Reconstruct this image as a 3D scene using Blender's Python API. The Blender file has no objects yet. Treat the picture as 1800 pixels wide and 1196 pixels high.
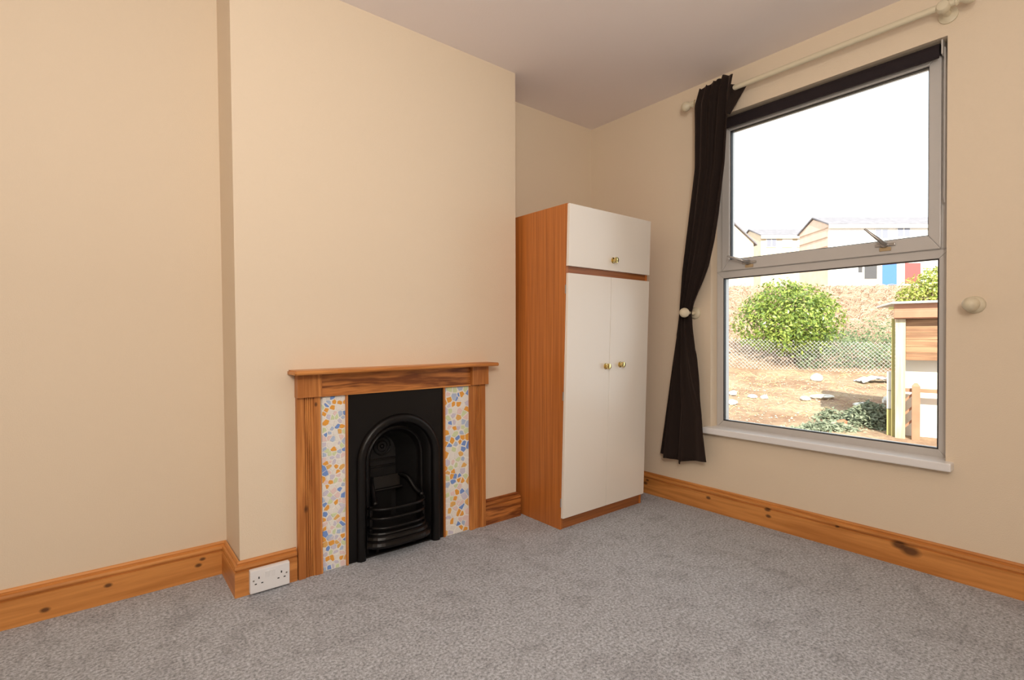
import bpy, bmesh, math, random
from mathutils import Vector, Matrix, noise
C = bpy.context.scene.collection
S = bpy.context.scene
R = math.radians

# ------------------------------------------------------------------ camera
YAW, PITCH, ROLL = R(51.0298), R(-0.4884), R(-0.1178)
FW0 = Vector((math.cos(YAW), math.sin(YAW), 0)); RT0 = Vector((math.sin(YAW), -math.cos(YAW), 0)); UP0 = Vector((0, 0, 1))
fwd = FW0 * math.cos(PITCH) + UP0 * math.sin(PITCH)
up1 = UP0 * math.cos(PITCH) - FW0 * math.sin(PITCH)
rt = RT0 * math.cos(ROLL) + up1 * math.sin(ROLL)
up = up1 * math.cos(ROLL) - RT0 * math.sin(ROLL)
cam = bpy.data.cameras.new('camera'); cam.sensor_width = 36; cam.lens = 36 * 897.245 / 1800; cam.clip_start = 0.02; cam.clip_end = 500
camo = bpy.data.objects.new('camera', cam); C.objects.link(camo)
M = Matrix((rt, up, -fwd)).transposed().to_4x4(); M.translation = (0, 0, 1.0)
camo.matrix_world = M
S.camera = camo

# ------------------------------------------------------------------ world, sun, lamps, exposure
W = bpy.data.worlds.new('world'); S.world = W; W.use_nodes = True
bg = W.node_tree.nodes['Background']; bg.inputs[0].default_value = (0.86, 0.93, 1.0, 1); bg.inputs[1].default_value = 2.0
sun = bpy.data.lights.new('sun', 'SUN'); sun.energy = 10.5; sun.angle = R(0.6); sun.color = (1.0, 0.93, 0.82)
suno = bpy.data.objects.new('sun', sun); C.objects.link(suno)
SUN_EL = R(37)
sd = Vector((0.755 * math.cos(SUN_EL), 0.656 * math.cos(SUN_EL), -math.sin(SUN_EL)))
suno.rotation_euler = sd.to_track_quat('-Z', 'Y').to_euler(); suno.location = (-6, -7, 9)
# the photographer's flash, bounced off the ceiling behind and above the camera
fl = bpy.data.lights.new('bounce_flash', 'AREA'); fl.shape = 'DISK'; fl.size = 0.25; fl.energy = 39; fl.color = (1.0, 0.95, 0.88)
flo = bpy.data.objects.new('bounce_flash', fl); C.objects.link(flo)
flo.location = (-0.4, -0.6, 1.1); flo.rotation_euler = (R(182), R(0), 0)
# its forward spill through the diffuser
fd = bpy.data.lights.new('flash_diffuser', 'AREA'); fd.shape = 'DISK'; fd.size = 0.5; fd.energy = 26; fd.color = (1.0, 0.93, 0.84)
fdo = bpy.data.objects.new('flash_diffuser', fd); C.objects.link(fdo)
fdo.location = (-0.25, -0.45, 1.75); fdo.rotation_euler = Vector((0.50, 0.87, -0.10)).to_track_quat('-Z', 'Y').to_euler()
S.view_settings.view_transform = 'Standard'; S.view_settings.look = 'None'
S.view_settings.gamma = 1.0; S.view_settings.use_curve_mapping = False
S.view_settings.exposure = 0.16

# ------------------------------------------------------------------ helpers
def mat(name):
    m = bpy.data.materials.new(name); m.use_nodes = True
    nt = m.node_tree; b = nt.nodes['Principled BSDF']
    return m, nt, b
def N(nt, t, **kw):
    n = nt.nodes.new(t)
    for k, v in kw.items(): setattr(n, k, v)
    return n
def simple(name, col, rough=0.5, metal=0.0, bump=0.0, bscale=200, var=0.0, vscale=8, spec=0.5):
    m, nt, b = mat(name)
    b.inputs['Base Color'].default_value = (*col, 1); b.inputs['Roughness'].default_value = rough; b.inputs['Metallic'].default_value = metal
    b.inputs['Specular IOR Level'].default_value = spec
    tc = N(nt, 'ShaderNodeTexCoord')
    if bump:
        n = N(nt, 'ShaderNodeTexNoise'); n.inputs['Scale'].default_value = bscale; n.inputs['Detail'].default_value = 4
        bp = N(nt, 'ShaderNodeBump'); bp.inputs['Strength'].default_value = bump; bp.inputs['Distance'].default_value = 0.002
        nt.links.new(tc.outputs['Object'], n.inputs['Vector']); nt.links.new(n.outputs['Fac'], bp.inputs['Height']); nt.links.new(bp.outputs['Normal'], b.inputs['Normal'])
    if var:
        n = N(nt, 'ShaderNodeTexNoise'); n.inputs['Scale'].default_value = vscale; n.inputs['Detail'].default_value = 5
        r = N(nt, 'ShaderNodeValToRGB')
        r.color_ramp.elements[0].position = 0.3; r.color_ramp.elements[1].position = 0.7
        r.color_ramp.elements[0].color = (*[c * (1 - var) for c in col], 1); r.color_ramp.elements[1].color = (*[min(1, c * (1 + var)) for c in col], 1)
        nt.links.new(tc.outputs['Object'], n.inputs['Vector']); nt.links.new(n.outputs['Fac'], r.inputs[0]); nt.links.new(r.outputs[0], b.inputs['Base Color'])
    return m
def wood(name, dark, light, axis='X', grain=14, stretch=0.06, rough=0.42, knots=(), fine=120, contrast=(0.32, 0.72), seed=0.0, wave=True):
    """Grain runs along the given object axis; knots = [(point, radius)] in object space."""
    m, nt, b = mat(name); b.inputs['Roughness'].default_value = rough
    L = nt.links.new
    tc = N(nt, 'ShaderNodeTexCoord')
    mp = N(nt, 'ShaderNodeMapping'); sc = [1, 1, 1]; sc['XYZ'.index(axis)] = stretch; mp.inputs['Scale'].default_value = sc; mp.inputs['Location'].default_value = (seed, seed * 1.7, seed * 0.6)
    L(tc.outputs['Object'], mp.inputs['Vector'])
    n1 = N(nt, 'ShaderNodeTexNoise'); n1.inputs['Scale'].default_value = grain; n1.inputs['Detail'].default_value = 3; n1.inputs['Distortion'].default_value = 0.6
    L(mp.outputs[0], n1.inputs['Vector'])
    rg = N(nt, 'ShaderNodeMath', operation='MULTIPLY'); rg.inputs[1].default_value = 7.0
    L(n1.outputs['Fac'], rg.inputs[0])
    fr = N(nt, 'ShaderNodeMath', operation='PINGPONG'); fr.inputs[1].default_value = 1.0; L(rg.outputs[0], fr.inputs[0])
    n2 = N(nt, 'ShaderNodeTexNoise'); n2.inputs['Scale'].default_value = fine; n2.inputs['Detail'].default_value = 3
    L(mp.outputs[0], n2.inputs['Vector'])
    mx = N(nt, 'ShaderNodeMix', data_type='FLOAT'); mx.inputs[0].default_value = 0.55 if wave else 0.92
    L(fr.outputs[0], mx.inputs[2]); L(n2.outputs['Fac'], mx.inputs[3])
    rp = N(nt, 'ShaderNodeValToRGB'); rp.color_ramp.elements[0].position = contrast[0]; rp.color_ramp.elements[1].position = contrast[1]
    rp.color_ramp.elements[0].color = (*dark, 1); rp.color_ramp.elements[1].color = (*light, 1)
    L(mx.outputs[0], rp.inputs[0])
    out = rp.outputs[0]
    for (p, rad) in knots:
        d = N(nt, 'ShaderNodeVectorMath', operation='SUBTRACT'); d.inputs[1].default_value = p; L(tc.outputs['Object'], d.inputs[0])
        mm = N(nt, 'ShaderNodeVectorMath', operation='MULTIPLY'); q = [1, 1, 1]; q['XYZ'.index(axis)] = 0.62; mm.inputs[1].default_value = q; L(d.outputs[0], mm.inputs[0])
        ln = N(nt, 'ShaderNodeVectorMath', operation='LENGTH'); L(mm.outputs[0], ln.inputs[0])
        mr = N(nt, 'ShaderNodeMapRange'); mr.inputs['From Min'].default_value = rad * 0.55; mr.inputs['From Max'].default_value = rad * 1.25; mr.inputs['To Min'].default_value = 0.85; mr.inputs['To Max'].default_value = 0
        L(ln.outputs['Value'], mr.inputs['Value'])
        mk = N(nt, 'ShaderNodeMix', data_type='RGBA'); mk.inputs[7].default_value = (0.07, 0.022, 0.006, 1)
        L(mr.outputs[0], mk.inputs[0]); L(out, mk.inputs[6]); out = mk.outputs[2]
    L(out, b.inputs['Base Color'])
    bp = N(nt, 'ShaderNodeBump'); bp.inputs['Strength'].default_value = 0.12; bp.inputs['Distance'].default_value = 0.001
    L(mx.outputs[0], bp.inputs['Height']); L(bp.outputs[0], b.inputs['Normal'])
    return m

def link(name, me, m=None, parent=None, loc=(0, 0, 0), smooth=False):
    if m is not None and len(me.materials) == 0: me.materials.append(m)
    if smooth:
        me.polygons.foreach_set('use_smooth', [True] * len(me.polygons))
    o = bpy.data.objects.new(name, me); C.objects.link(o); o.location = loc
    if parent: o.parent = parent
    return o
def obj(name, bm, m=None, parent=None, loc=(0, 0, 0), smooth=False, flip=False):
    me = bpy.data.meshes.new(name)
    bmesh.ops.recalc_face_normals(bm, faces=bm.faces)
    bm.to_mesh(me); bm.free()
    o = link(name, me, m, parent, loc, smooth)
    return o
def autosmooth(o, ang=40):
    me = o.data
    me.polygons.foreach_set('use_smooth', [True] * len(me.polygons))
    bm = bmesh.new(); bm.from_mesh(me)
    for e in bm.edges:
        if len(e.link_faces) != 2 or e.calc_face_angle(0) > R(ang): e.smooth = False
    bm.to_mesh(me); bm.free()
    return o
def tag(o, label, cat, group=None, kind=None):
    o['label'] = label; o['category'] = cat
    if group: o['group'] = group
    if kind: o['kind'] = kind
    return o
def thing(name, label, cat, loc=(0, 0, 0), rotz=0, group=None):
    o = bpy.data.objects.new(name, None); C.objects.link(o); o.empty_display_size = 0.1
    o.location = loc; o.rotation_euler = (0, 0, rotz)
    return tag(o, label, cat, group)
def struct(name, bm_or_o, m=None, parent=None, smooth=False):
    o = obj(name, bm_or_o, m, parent, smooth=smooth) if isinstance(bm_or_o, bmesh.types.BMesh) else bm_or_o
    o['kind'] = 'structure'
    return o
def hexa(bm, p, bevel=0.0):
    """p: 8 points, bottom ring 0-3 then top ring 4-7"""
    b = bmesh.new()
    v = [b.verts.new(q) for q in p]
    for f in ((3, 2, 1, 0), (4, 5, 6, 7), (0, 1, 5, 4), (1, 2, 6, 5), (2, 3, 7, 6), (3, 0, 4, 7)): b.faces.new([v[i] for i in f])
    bmesh.ops.recalc_face_normals(b, faces=b.faces)
    if bevel: bmesh.ops.bevel(b, geom=list(b.edges), offset=bevel, segments=2, profile=0.6, affect='EDGES', clamp_overlap=True)
    tmp = bpy.data.meshes.new('t'); b.to_mesh(tmp); b.free(); bm.from_mesh(tmp); bpy.data.meshes.remove(tmp)
def box(bm, lo, hi, bevel=0.0):
    (a, b, c), (d, e, f) = lo, hi
    hexa(bm, [(a, b, c), (d, b, c), (d, e, c), (a, e, c), (a, b, f), (d, b, f), (d, e, f), (a, e, f)], bevel)
def B(lo, hi, bevel=0.0):
    bm = bmesh.new(); box(bm, lo, hi, bevel); return bm
def basis(axis):
    a = Vector(axis).normalized(); h = Vector((0, 0, 1)) if abs(a.z) < 0.9 else Vector((1, 0, 0))
    u = a.cross(h).normalized(); return a, u, a.cross(u)
def lathe(bm, prof, origin, axis, seg=24):
    a, u, v = basis(axis); o = Vector(origin); rings = []
    for (r, h) in prof:
        if r < 1e-6: rings.append([bm.verts.new(o + a * h)])
        else: rings.append([bm.verts.new(o + a * h + (u * math.cos(2 * math.pi * k / seg) + v * math.sin(2 * math.pi * k / seg)) * r) for k in range(seg)])
    for A, Bq in zip(rings, rings[1:]):
        for k in range(seg):
            k2 = (k + 1) % seg
            if len(A) == 1 and len(Bq) == 1: continue
            if len(A) == 1: bm.faces.new((A[0], Bq[k], Bq[k2]))
            elif len(Bq) == 1: bm.faces.new((A[k], Bq[0], A[k2]))
            else: bm.faces.new((A[k], Bq[k], Bq[k2], A[k2]))
    for ring in (rings[0], rings[-1]):
        if len(ring) > 2: bm.faces.new(ring)
def tube(bm, pts, rad, seg=8, flat=None):
    """polyline tube; rad a number or list; flat=(w,h) gives an elliptic section"""
    pts = [Vector(p) for p in pts]; n = len(pts); rings = []
    rads = rad if isinstance(rad, (list, tuple)) else [rad] * n
    prev = None
    for i, p in enumerate(pts):
        t = (pts[min(i + 1, n - 1)] - pts[max(i - 1, 0)]).normalized()
        if prev is None: _, u, v = basis(t)
        else:
            u = (prev - t * prev.dot(t)).normalized(); v = t.cross(u)
        prev = u
        rings.append([bm.verts.new(p + (u * math.cos(2 * math.pi * k / seg) + v * math.sin(2 * math.pi * k / seg)) * rads[i]) for k in range(seg)])
    for A, Bq in zip(rings, rings[1:]):
        for k in range(seg): bm.faces.new((A[k], A[(k + 1) % seg], Bq[(k + 1) % seg], Bq[k]))
    bm.faces.new(rings[0]); bm.faces.new(rings[-1])
def sweep(bm, prof, p0, p1, out, m0=0.0, m1=0.0):
    """profile (d, z) swept from p0 to p1; out = outward normal; m0/m1 shift the ends along the run by m*d (mitres)"""
    p0, p1, out = Vector(p0), Vector(p1), Vector(out); t = (p1 - p0).normalized(); rings = []
    for p, m in ((p0, m0), (p1, m1)):
        rings.append([bm.verts.new(p + out * d + t * (m * d) + Vector((0, 0, z))) for d, z in prof])
    n = len(prof)
    for k in range(n): bm.faces.new((rings[0][k], rings[0][(k + 1) % n], rings[1][(k + 1) % n], rings[1][k]))
    bm.faces.new(rings[0]); bm.faces.new(rings[1])
def band(bm, path_in, path_out, y0, y1):
    """ribbon solid between two (x,z) polylines, extruded from y0 to y1"""
    n = len(path_in)
    def V(p, y): return bm.verts.new((p[0], y, p[1]))
    a = [V(p, y0) for p in path_in]; b = [V(p, y0) for p in path_out]; c = [V(p, y1) for p in path_in]; d = [V(p, y1) for p in path_out]
    for i in range(n - 1):
        for q in ((a[i], b[i], b[i + 1], a[i + 1]), (c[i], c[i + 1], d[i + 1], d[i]), (a[i], a[i + 1], c[i + 1], c[i]), (b[i], d[i], d[i + 1], b[i + 1])): bm.faces.new(q)
    bm.faces.new((a[0], c[0], d[0], b[0])); bm.faces.new((a[-1], b[-1], d[-1], c[-1]))
def lerp(tab, x):
    if x <= tab[0][0]: return tab[0][1:]
    for p, q in zip(tab, tab[1:]):
        if x <= q[0]:
            t = (x - p[0]) / (q[0] - p[0]); return [a + (b - a) * t for a, b in zip(p[1:], q[1:])]
    return tab[-1][1:]

# ------------------------------------------------------------------ room dimensions (metres)
YC, XC0, XC1, YA, XW, H = 2.1867, 0.4138, 1.7952, 2.45, 2.7067, 2.4483
XL, YN = -2.2, -2.3
TB = 0.02

# ------------------------------------------------------------------ materials
m_wall = simple('cream_wall_paint', (0.80, 0.672, 0.515), 0.62, bump=0.35, bscale=260, spec=0.3)
m_ceil = simple('white_ceiling_paint', (0.88, 0.80, 0.77), 0.8, bump=0.2, bscale=160, spec=0.2)
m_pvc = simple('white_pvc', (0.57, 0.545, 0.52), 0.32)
m_sill = simple('white_gloss_board', (0.84, 0.83, 0.83), 0.25)
m_plastic = simple('white_socket_plastic', (0.82, 0.82, 0.83), 0.3)
m_black = simple('black_rubber', (0.012, 0.012, 0.014), 0.5)
m_dark = simple('dark_slot', (0.02, 0.02, 0.02), 0.7)
m_iron = simple('black_painted_cast_iron', (0.0035, 0.003, 0.003), 0.36, bump=0.25, bscale=180, spec=0.32)
m_soot = simple('sooty_iron', (0.004, 0.0035, 0.0035), 0.6, bump=0.4, bscale=90)
m_cream = simple('cream_pole_paint', (0.72, 0.64, 0.47), 0.4)
m_door = simple('cream_laminate', (0.90, 0.84, 0.76), 0.30, bump=0.06, bscale=500)
m_brass = simple('polished_brass', (0.78, 0.62, 0.27), 0.18, metal=1.0)
m_pearl = simple('pearl_knob_face', (0.82, 0.78, 0.62), 0.15)
m_blind = simple('dark_aubergine_blind', (0.012, 0.006, 0.009), 0.85, bump=0.1, bscale=600)
m_handle = simple('grey_handle_metal', (0.42, 0.40, 0.38), 0.35, metal=0.7)
m_tapeb = simple('tan_keeper', (0.50, 0.36, 0.20), 0.6)
PD, PL = (0.46, 0.165, 0.036), (0.68, 0.285, 0.075)
m_pine_x = wood('pine_grain_across', PD, PL, 'X', seed=1.3)
SD, SL = (0.52, 0.198, 0.044), (0.70, 0.298, 0.078)
m_pine_y = wood('pine_grain_deep', SD, SL, 'Y', seed=4.1, knots=(((0, 1.98, 0.063), .010), ((0, 1.965, 0.085), .007), ((0, 1.55, 0.075), .009), ((0, 1.22, 0.095), .010), ((0, 1.215, 0.062), .009), ((0, 0.66, 0.09), .018), ((0, 0.62, 0.075), .022), ((0, 0.9, 0.1), .006)))
for n in m_pine_y.node_tree.nodes:      # knots lie on the board face, whatever its depth
    if n.type == 'VECT_MATH' and n.operation == 'MULTIPLY': n.inputs[1].default_value[0] = 0.0
m_pine_left = wood('pine_left_board', SD, SL, 'X', seed=2.2, knots=(((-0.155, 0, 0.035), .009), ((0.02, 0, 0.068), .008), ((0.325, 0, 0.082), .007), ((0.31, 0, 0.06), .008), ((-0.33, 0, 0.06), .012)))
for n in m_pine_left.node_tree.nodes:
    if n.type == 'VECT_MATH' and n.operation == 'MULTIPLY': n.inputs[1].default_value[1] = 0.0
m_pine_z = wood('pine_grain_upright', (0.42, 0.145, 0.032), (0.66, 0.27, 0.07), 'Z', grain=16, seed=7.7, knots=(((0.66, YC - 0.022, 0.285), .010), ((0.70, YC - 0.022, 0.715), .006)))
m_pine_frieze = wood('pine_frieze_grain_shade', (0.20, 0.055, 0.011), (0.60, 0.225, 0.055), 'X', grain=16, stretch=0.10, seed=3.4)  # dark grain, deepened further to paint in the mantel shelf's shadow
m_teak = wood('teak_effect_side', (0.38, 0.115, 0.022), (0.66, 0.225, 0.048), 'Z', grain=22, stretch=0.02, fine=90, rough=0.38, contrast=(0.25, 0.8), seed=5.5, wave=False)
m_plinth = wood('teak_effect_rail', (0.26, 0.085, 0.020), (0.44, 0.150, 0.038), 'X', grain=22, stretch=0.03, fine=90, rough=0.4, seed=0.5, wave=False)
def carpet_mat():
    m, nt, b = mat('grey_cut_pile_carpet'); L = nt.links.new
    tc = N(nt, 'ShaderNodeTexCoord')
    f = N(nt, 'ShaderNodeTexNoise'); f.inputs['Scale'].default_value = 105; f.inputs['Detail'].default_value = 6; f.inputs['Roughness'].default_value = 0.75
    g = N(nt, 'ShaderNodeTexNoise'); g.inputs['Scale'].default_value = 7; g.inputs['Detail'].default_value = 5; g.inputs['Distortion'].default_value = 0.6
    h = N(nt, 'ShaderNodeTexNoise'); h.inputs['Scale'].default_value = 28; h.inputs['Detail'].default_value = 3
    for q in (f, g, h): L(tc.outputs['Object'], q.inputs['Vector'])
    r1 = N(nt, 'ShaderNodeValToRGB'); r1.color_ramp.elements[0].position = 0.38; r1.color_ramp.elements[1].position = 0.62
    r1.color_ramp.elements[0].color = (0.245, 0.258, 0.284, 1); r1.color_ramp.elements[1].color = (0.71, 0.74, 0.80, 1)
    L(f.outputs['Fac'], r1.inputs[0])
    r2 = N(nt, 'ShaderNodeValToRGB'); r2.color_ramp.elements[0].position = 0.28; r2.color_ramp.elements[1].position = 0.5
    r2.color_ramp.elements[0].color = (0.80, 0.79, 0.79, 1); r2.color_ramp.elements[1].color = (1, 1, 1, 1); L(g.outputs['Fac'], r2.inputs[0])
    r3 = N(nt, 'ShaderNodeValToRGB'); r3.color_ramp.elements[0].position = 0.25; r3.color_ramp.elements[1].position = 0.5
    r3.color_ramp.elements[0].color = (0.80, 0.79, 0.79, 1); r3.color_ramp.elements[1].color = (1, 1, 1, 1); L(h.outputs['Fac'], r3.inputs[0])
    x1 = N(nt, 'ShaderNodeMix', data_type='RGBA', blend_type='MULTIPLY'); x1.inputs[0].default_value = 1; L(r1.outputs[0], x1.inputs[6]); L(r2.outputs[0], x1.inputs[7])
    x2 = N(nt, 'ShaderNodeMix', data_type='RGBA', blend_type='MULTIPLY'); x2.inputs[0].default_value = 1; L(x1.outputs[2], x2.inputs[6]); L(r3.outputs[0], x2.inputs[7])
    L(x2.outputs[2], b.inputs['Base Color']); b.inputs['Roughness'].default_value = 0.95; b.inputs['Specular IOR Level'].default_value = 0.1
    b.inputs['Sheen Weight'].default_value = 0.15
    bp = N(nt, 'ShaderNodeBump'); bp.inputs['Strength'].default_value = 0.9; bp.inputs['Distance'].default_value = 0.006
    L(f.outputs['Fac'], bp.inputs['Height']); L(bp.outputs[0], b.inputs['Normal'])
    return m
m_carpet = carpet_mat()
def curtain_mat():
    m, nt, b = mat('dark_brown_velvet'); L = nt.links.new
    b.inputs['Base Color'].default_value = (0.020, 0.0125, 0.010, 1); b.inputs['Roughness'].default_value = 0.85
    b.inputs['Sheen Weight'].default_value = 0.25; b.inputs['Sheen Tint'].default_value = (0.5, 0.36, 0.3, 1); b.inputs['Specular IOR Level'].default_value = 0.15
    tc = N(nt, 'ShaderNodeTexCoord'); f = N(nt, 'ShaderNodeTexNoise'); f.inputs['Scale'].default_value = 60; f.inputs['Detail'].default_value = 6
    L(tc.outputs['Object'], f.inputs['Vector']); bp = N(nt, 'ShaderNodeBump'); bp.inputs['Strength'].default_value = 0.35; bp.inputs['Distance'].default_value = 0.003
    L(f.outputs['Fac'], bp.inputs['Height']); L(bp.outputs[0], b.inputs['Normal'])
    return m
m_curtain = curtain_mat()
def glass_mat():
    m = bpy.data.materials.new('window_glass'); m.use_nodes = True; nt = m.node_tree; nt.nodes.clear(); L = nt.links.new
    o = N(nt, 'ShaderNodeOutputMaterial'); t = N(nt, 'ShaderNodeBsdfTransparent'); g = N(nt, 'ShaderNodeBsdfGlossy'); g.inputs['Roughness'].default_value = 0.02
    t.inputs[0].default_value = (0.97, 0.98, 0.97, 1)
    f = N(nt, 'ShaderNodeFresnel'); f.inputs[0].default_value = 1.3; x = N(nt, 'ShaderNodeMixShader')
    L(f.outputs[0], x.inputs[0]); L(t.outputs[0], x.inputs[1]); L(g.outputs[0], x.inputs[2]); L(x.outputs[0], o.inputs[0])
    return m
m_glass = glass_mat()

# ------------------------------------------------------------------ room shell
fb = bmesh.new(); box(fb, (XL, YN, -0.06), (XW, YA, 0.0))
struct('floor', fb, m_carpet)
struct('ceiling', B((XL - .15, YN - .15, H), (XW + .15, YA + .15, H + 0.04)), m_ceil)
struct('wall_left', B((XL - .15, YA, -0.06), (XC1 - 0.3, YA + .15, H)), m_wall)
struct('wall_alcove', B((XC1 - 0.3, YA, -0.06), (XW + .15, YA + .15, H)), m_wall)
struct('wall_rear', B((XL - .15, YN, -0.06), (XL, YA, H)), m_wall)
struct('wall_near', B((XL - .15, YN - .15, -0.06), (XW + .15, YN, H)), m_wall)
# window wall with its opening
WY0, WY1, WZ0, WZ1 = 0.509, 1.5475, 0.445, 2.225
bm = bmesh.new()
for lo, hi in (((XW, YN, -.06), (XW + .15, WY0, H)), ((XW, WY1, -.06), (XW + .15, YA, H)), ((XW, WY0, -.06), (XW + .15, WY1, WZ0)), ((XW, WY0, WZ1), (XW + .15, WY1, H))): box(bm, lo, hi)
struct('wall_right', bm, m_wall)
# chimney breast (its left arris leans a little, as the old wall does) around the firebox hole
bm = bmesh.new()
HX0, HX1, HZ = 0.86, 1.305, 0.70
xb, xt = XC0 + 0.004, XC0 - 0.022
hexa(bm, [(xb, YC, 0), (HX0, YC, 0), (HX0, YA, 0), (xb, YA, 0), (xt, YC, H), (HX0, YC, H), (HX0, YA, H), (xt, YA, H)])
box(bm, (HX1, YC, 0), (XC1, YA, H)); box(bm, (HX0, YC, HZ), (HX1, YA, H))
struct('wall_chimney', bm, m_wall)

# ------------------------------------------------------------------ skirting boards
PROF = [(0, 0), (.019, 0), (.019, .0955), (.010, .0975), (.010, .1015), (.018, .104), (.0185, .109), (.0165, .1165), (.0085, .1190), (.0085, .1225), (.010, .126), (.006, .1315), (0, .1329)]
def skirt(name, p0, p1, out, m0, m1, m):
    bm = bmesh.new(); sweep(bm, PROF, p0, p1, out, m0, m1); return struct(name, bm, m)
skirt('baseboard_left', (XL, YA, 0), (XC0, YA, 0), (0, -1, 0), 0, -1, m_pine_left)
skirt('baseboard_return', (XC0, YA, 0), (XC0, YC, 0), (-1, 0, 0), 1, 1, m_pine_y)
skirt('baseboard_chimney', (XC0, YC, 0), (0.6235, YC, 0), (0, -1, 0), -1, 0, m_pine_x)
skirt('baseboard_hearth', (1.573, YC, 0), (XC1, YC, 0), (0, -1, 0), 0, 1, m_pine_frieze)
skirt('baseboard_side', (XC1, YC, 0), (XC1, YA, 0), (1, 0, 0), -1, -1, m_pine_y)
skirt('baseboard_alcove', (XC1, YA, 0), (XW, YA, 0), (0, -1, 0), 1, -1, m_pine_x)
skirt('baseboard_right', (XW, YA, 0), (XW, YN, 0), (-1, 0, 0), 1, 0, m_pine_y)

# ------------------------------------------------------------------ window
win = bpy.data.objects.new('window_1', None); C.objects.link(win); win['kind'] = 'structure'; win.location = (XW + .07, (WY0 + WY1) / 2, WZ0)
def wpart(name, bm, m, parent=None, smooth=False):
    """built in world coordinates, then hung under the window"""
    p = parent or win
    off = Vector(win.location)
    bmesh.ops.translate(bm, verts=bm.verts, vec=-off)
    o = obj(name, bm, m, p, smooth=smooth); o['kind'] = 'structure'
    return o
XF = XW + .066
def rect_frame(bm, y0, y1, z0, z1, x0, x1, wl, wr, wb, wt, bev=.003):
    # stiles (left = larger y) and rails, mitred
    a = [(y0, z0), (y1, z0), (y1, z1), (y0, z1)]; b = [(y0 + wr, z0 + wb), (y1 - wl, z0 + wb), (y1 - wl, z1 - wt), (y0 + wr, z1 - wt)]
    for i in range(4):
        j = (i + 1) % 4
        hexa(bm, [(x0, *a[i]), (x0, *a[j]), (x0, *b[j]), (x0, *b[i]), (x1, *a[i]), (x1, *a[j]), (x1, *b[j]), (x1, *b[i])], bev)
GL = (0.546, 1.508, 0.512, 1.324)       # lower daylight opening
GU = (0.580, 1.468, 1.424, 2.150)       # upper daylight opening
bm = bmesh.new()
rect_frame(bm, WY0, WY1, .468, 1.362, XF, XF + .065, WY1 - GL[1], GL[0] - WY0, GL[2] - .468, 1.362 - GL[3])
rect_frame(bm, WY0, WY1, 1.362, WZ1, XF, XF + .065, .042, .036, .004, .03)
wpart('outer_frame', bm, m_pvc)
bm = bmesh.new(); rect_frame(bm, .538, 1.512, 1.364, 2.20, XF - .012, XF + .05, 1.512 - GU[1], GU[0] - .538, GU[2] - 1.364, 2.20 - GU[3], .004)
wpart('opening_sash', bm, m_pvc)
for g, nm in ((GL, 'lower'), (GU, 'upper')):
    bm = bmesh.new(); e = .0045
    rect_frame(bm, g[0], g[1], g[2], g[3], XF + .002, XF + .022, e, e, e, e, 0)
    wpart('gasket', bm, m_black)
    wpart('glass_pane', B((XF + .024, g[0] - .004, g[2] - .004), (XF + .030, g[1] + .004, g[3] + .004)), m_glass)
def handle(y, z, dy, dz, dx):
    bm = bmesh.new(); box(bm, (XF - .021, y - .038, z - .006), (XF - .0125, y + .038, z + .006), .002)
    h = wpart('window_handle', bm, m_handle)
    bm = bmesh.new(); lathe(bm, [(0, 0), (.013, 0), (.013, .014), (.010, .02), (0, .021)], (XF - .020, y, z), (-1, 0, 0), 16)
    o = wpart('spindle', bm, m_handle, h)
    bm = bmesh.new(); tip = Vector((XF - .034 - dx, y + dy, z + dz)); s = Vector((XF - .034, y - .006, z - .002))
    tube(bm, [s, s.lerp(tip, .35), s.lerp(tip, .97), tip], [.0095, .008, .0045, .003], 8); wpart('lever', bm, m_handle, h, smooth=True)
    bm = bmesh.new(); box(bm, (XF - .018, y - .022, z - .027), (XF - .0125, y + .022, z - .010), .002); wpart('keeper', bm, m_tapeb, h)
handle(1.352, 1.397, .085, .038, .055)
handle(.733, 1.405, .062, .075, .045)
bm = bmesh.new(); box(bm, (XW - .05, .4825, .445), (XW + .068, 1.573, .4795), .006)
o = wpart('window_board', bm, m_sill)

# ------------------------------------------------------------------ roller blind
t = thing('roller_blind', 'dark aubergine roller blind rolled up in the head of the window', 'blind', (XW + .034, (WY0 + WY1) / 2, 2.192))
bm = bmesh.new(); lathe(bm, [(0, 0), (.024, 0), (.024, .985), (0, .985)], (0, -.490, 0), (0, 1, 0), 28)
box(bm, (-.0245, -.490, -.034), (-.020, .495, .004), .001)
autosmooth(obj('blind_roll', bm, m_blind, t))
bm = bmesh.new(); box(bm, (-.026, -.490, -.042), (-.018, .495, -.032), .002); obj('bottom_bar', bm, m_blind, t)
for y in (-.503, .498):
    obj('bracket', B((-.026, y, -.03), (.026, y + .006, .030), .002), m_pvc, t)
bm = bmesh.new(); tube(bm, [(-.012, -.5065, .0), (-.012, -.5065, -.3), (-.012, -.5065, -.62), (-.004, -.5065, -.64), (.004, -.5065, -.62), (.004, -.5065, 0)], .0022, 6)
obj('pull_chain', bm, m_pvc, t)

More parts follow.
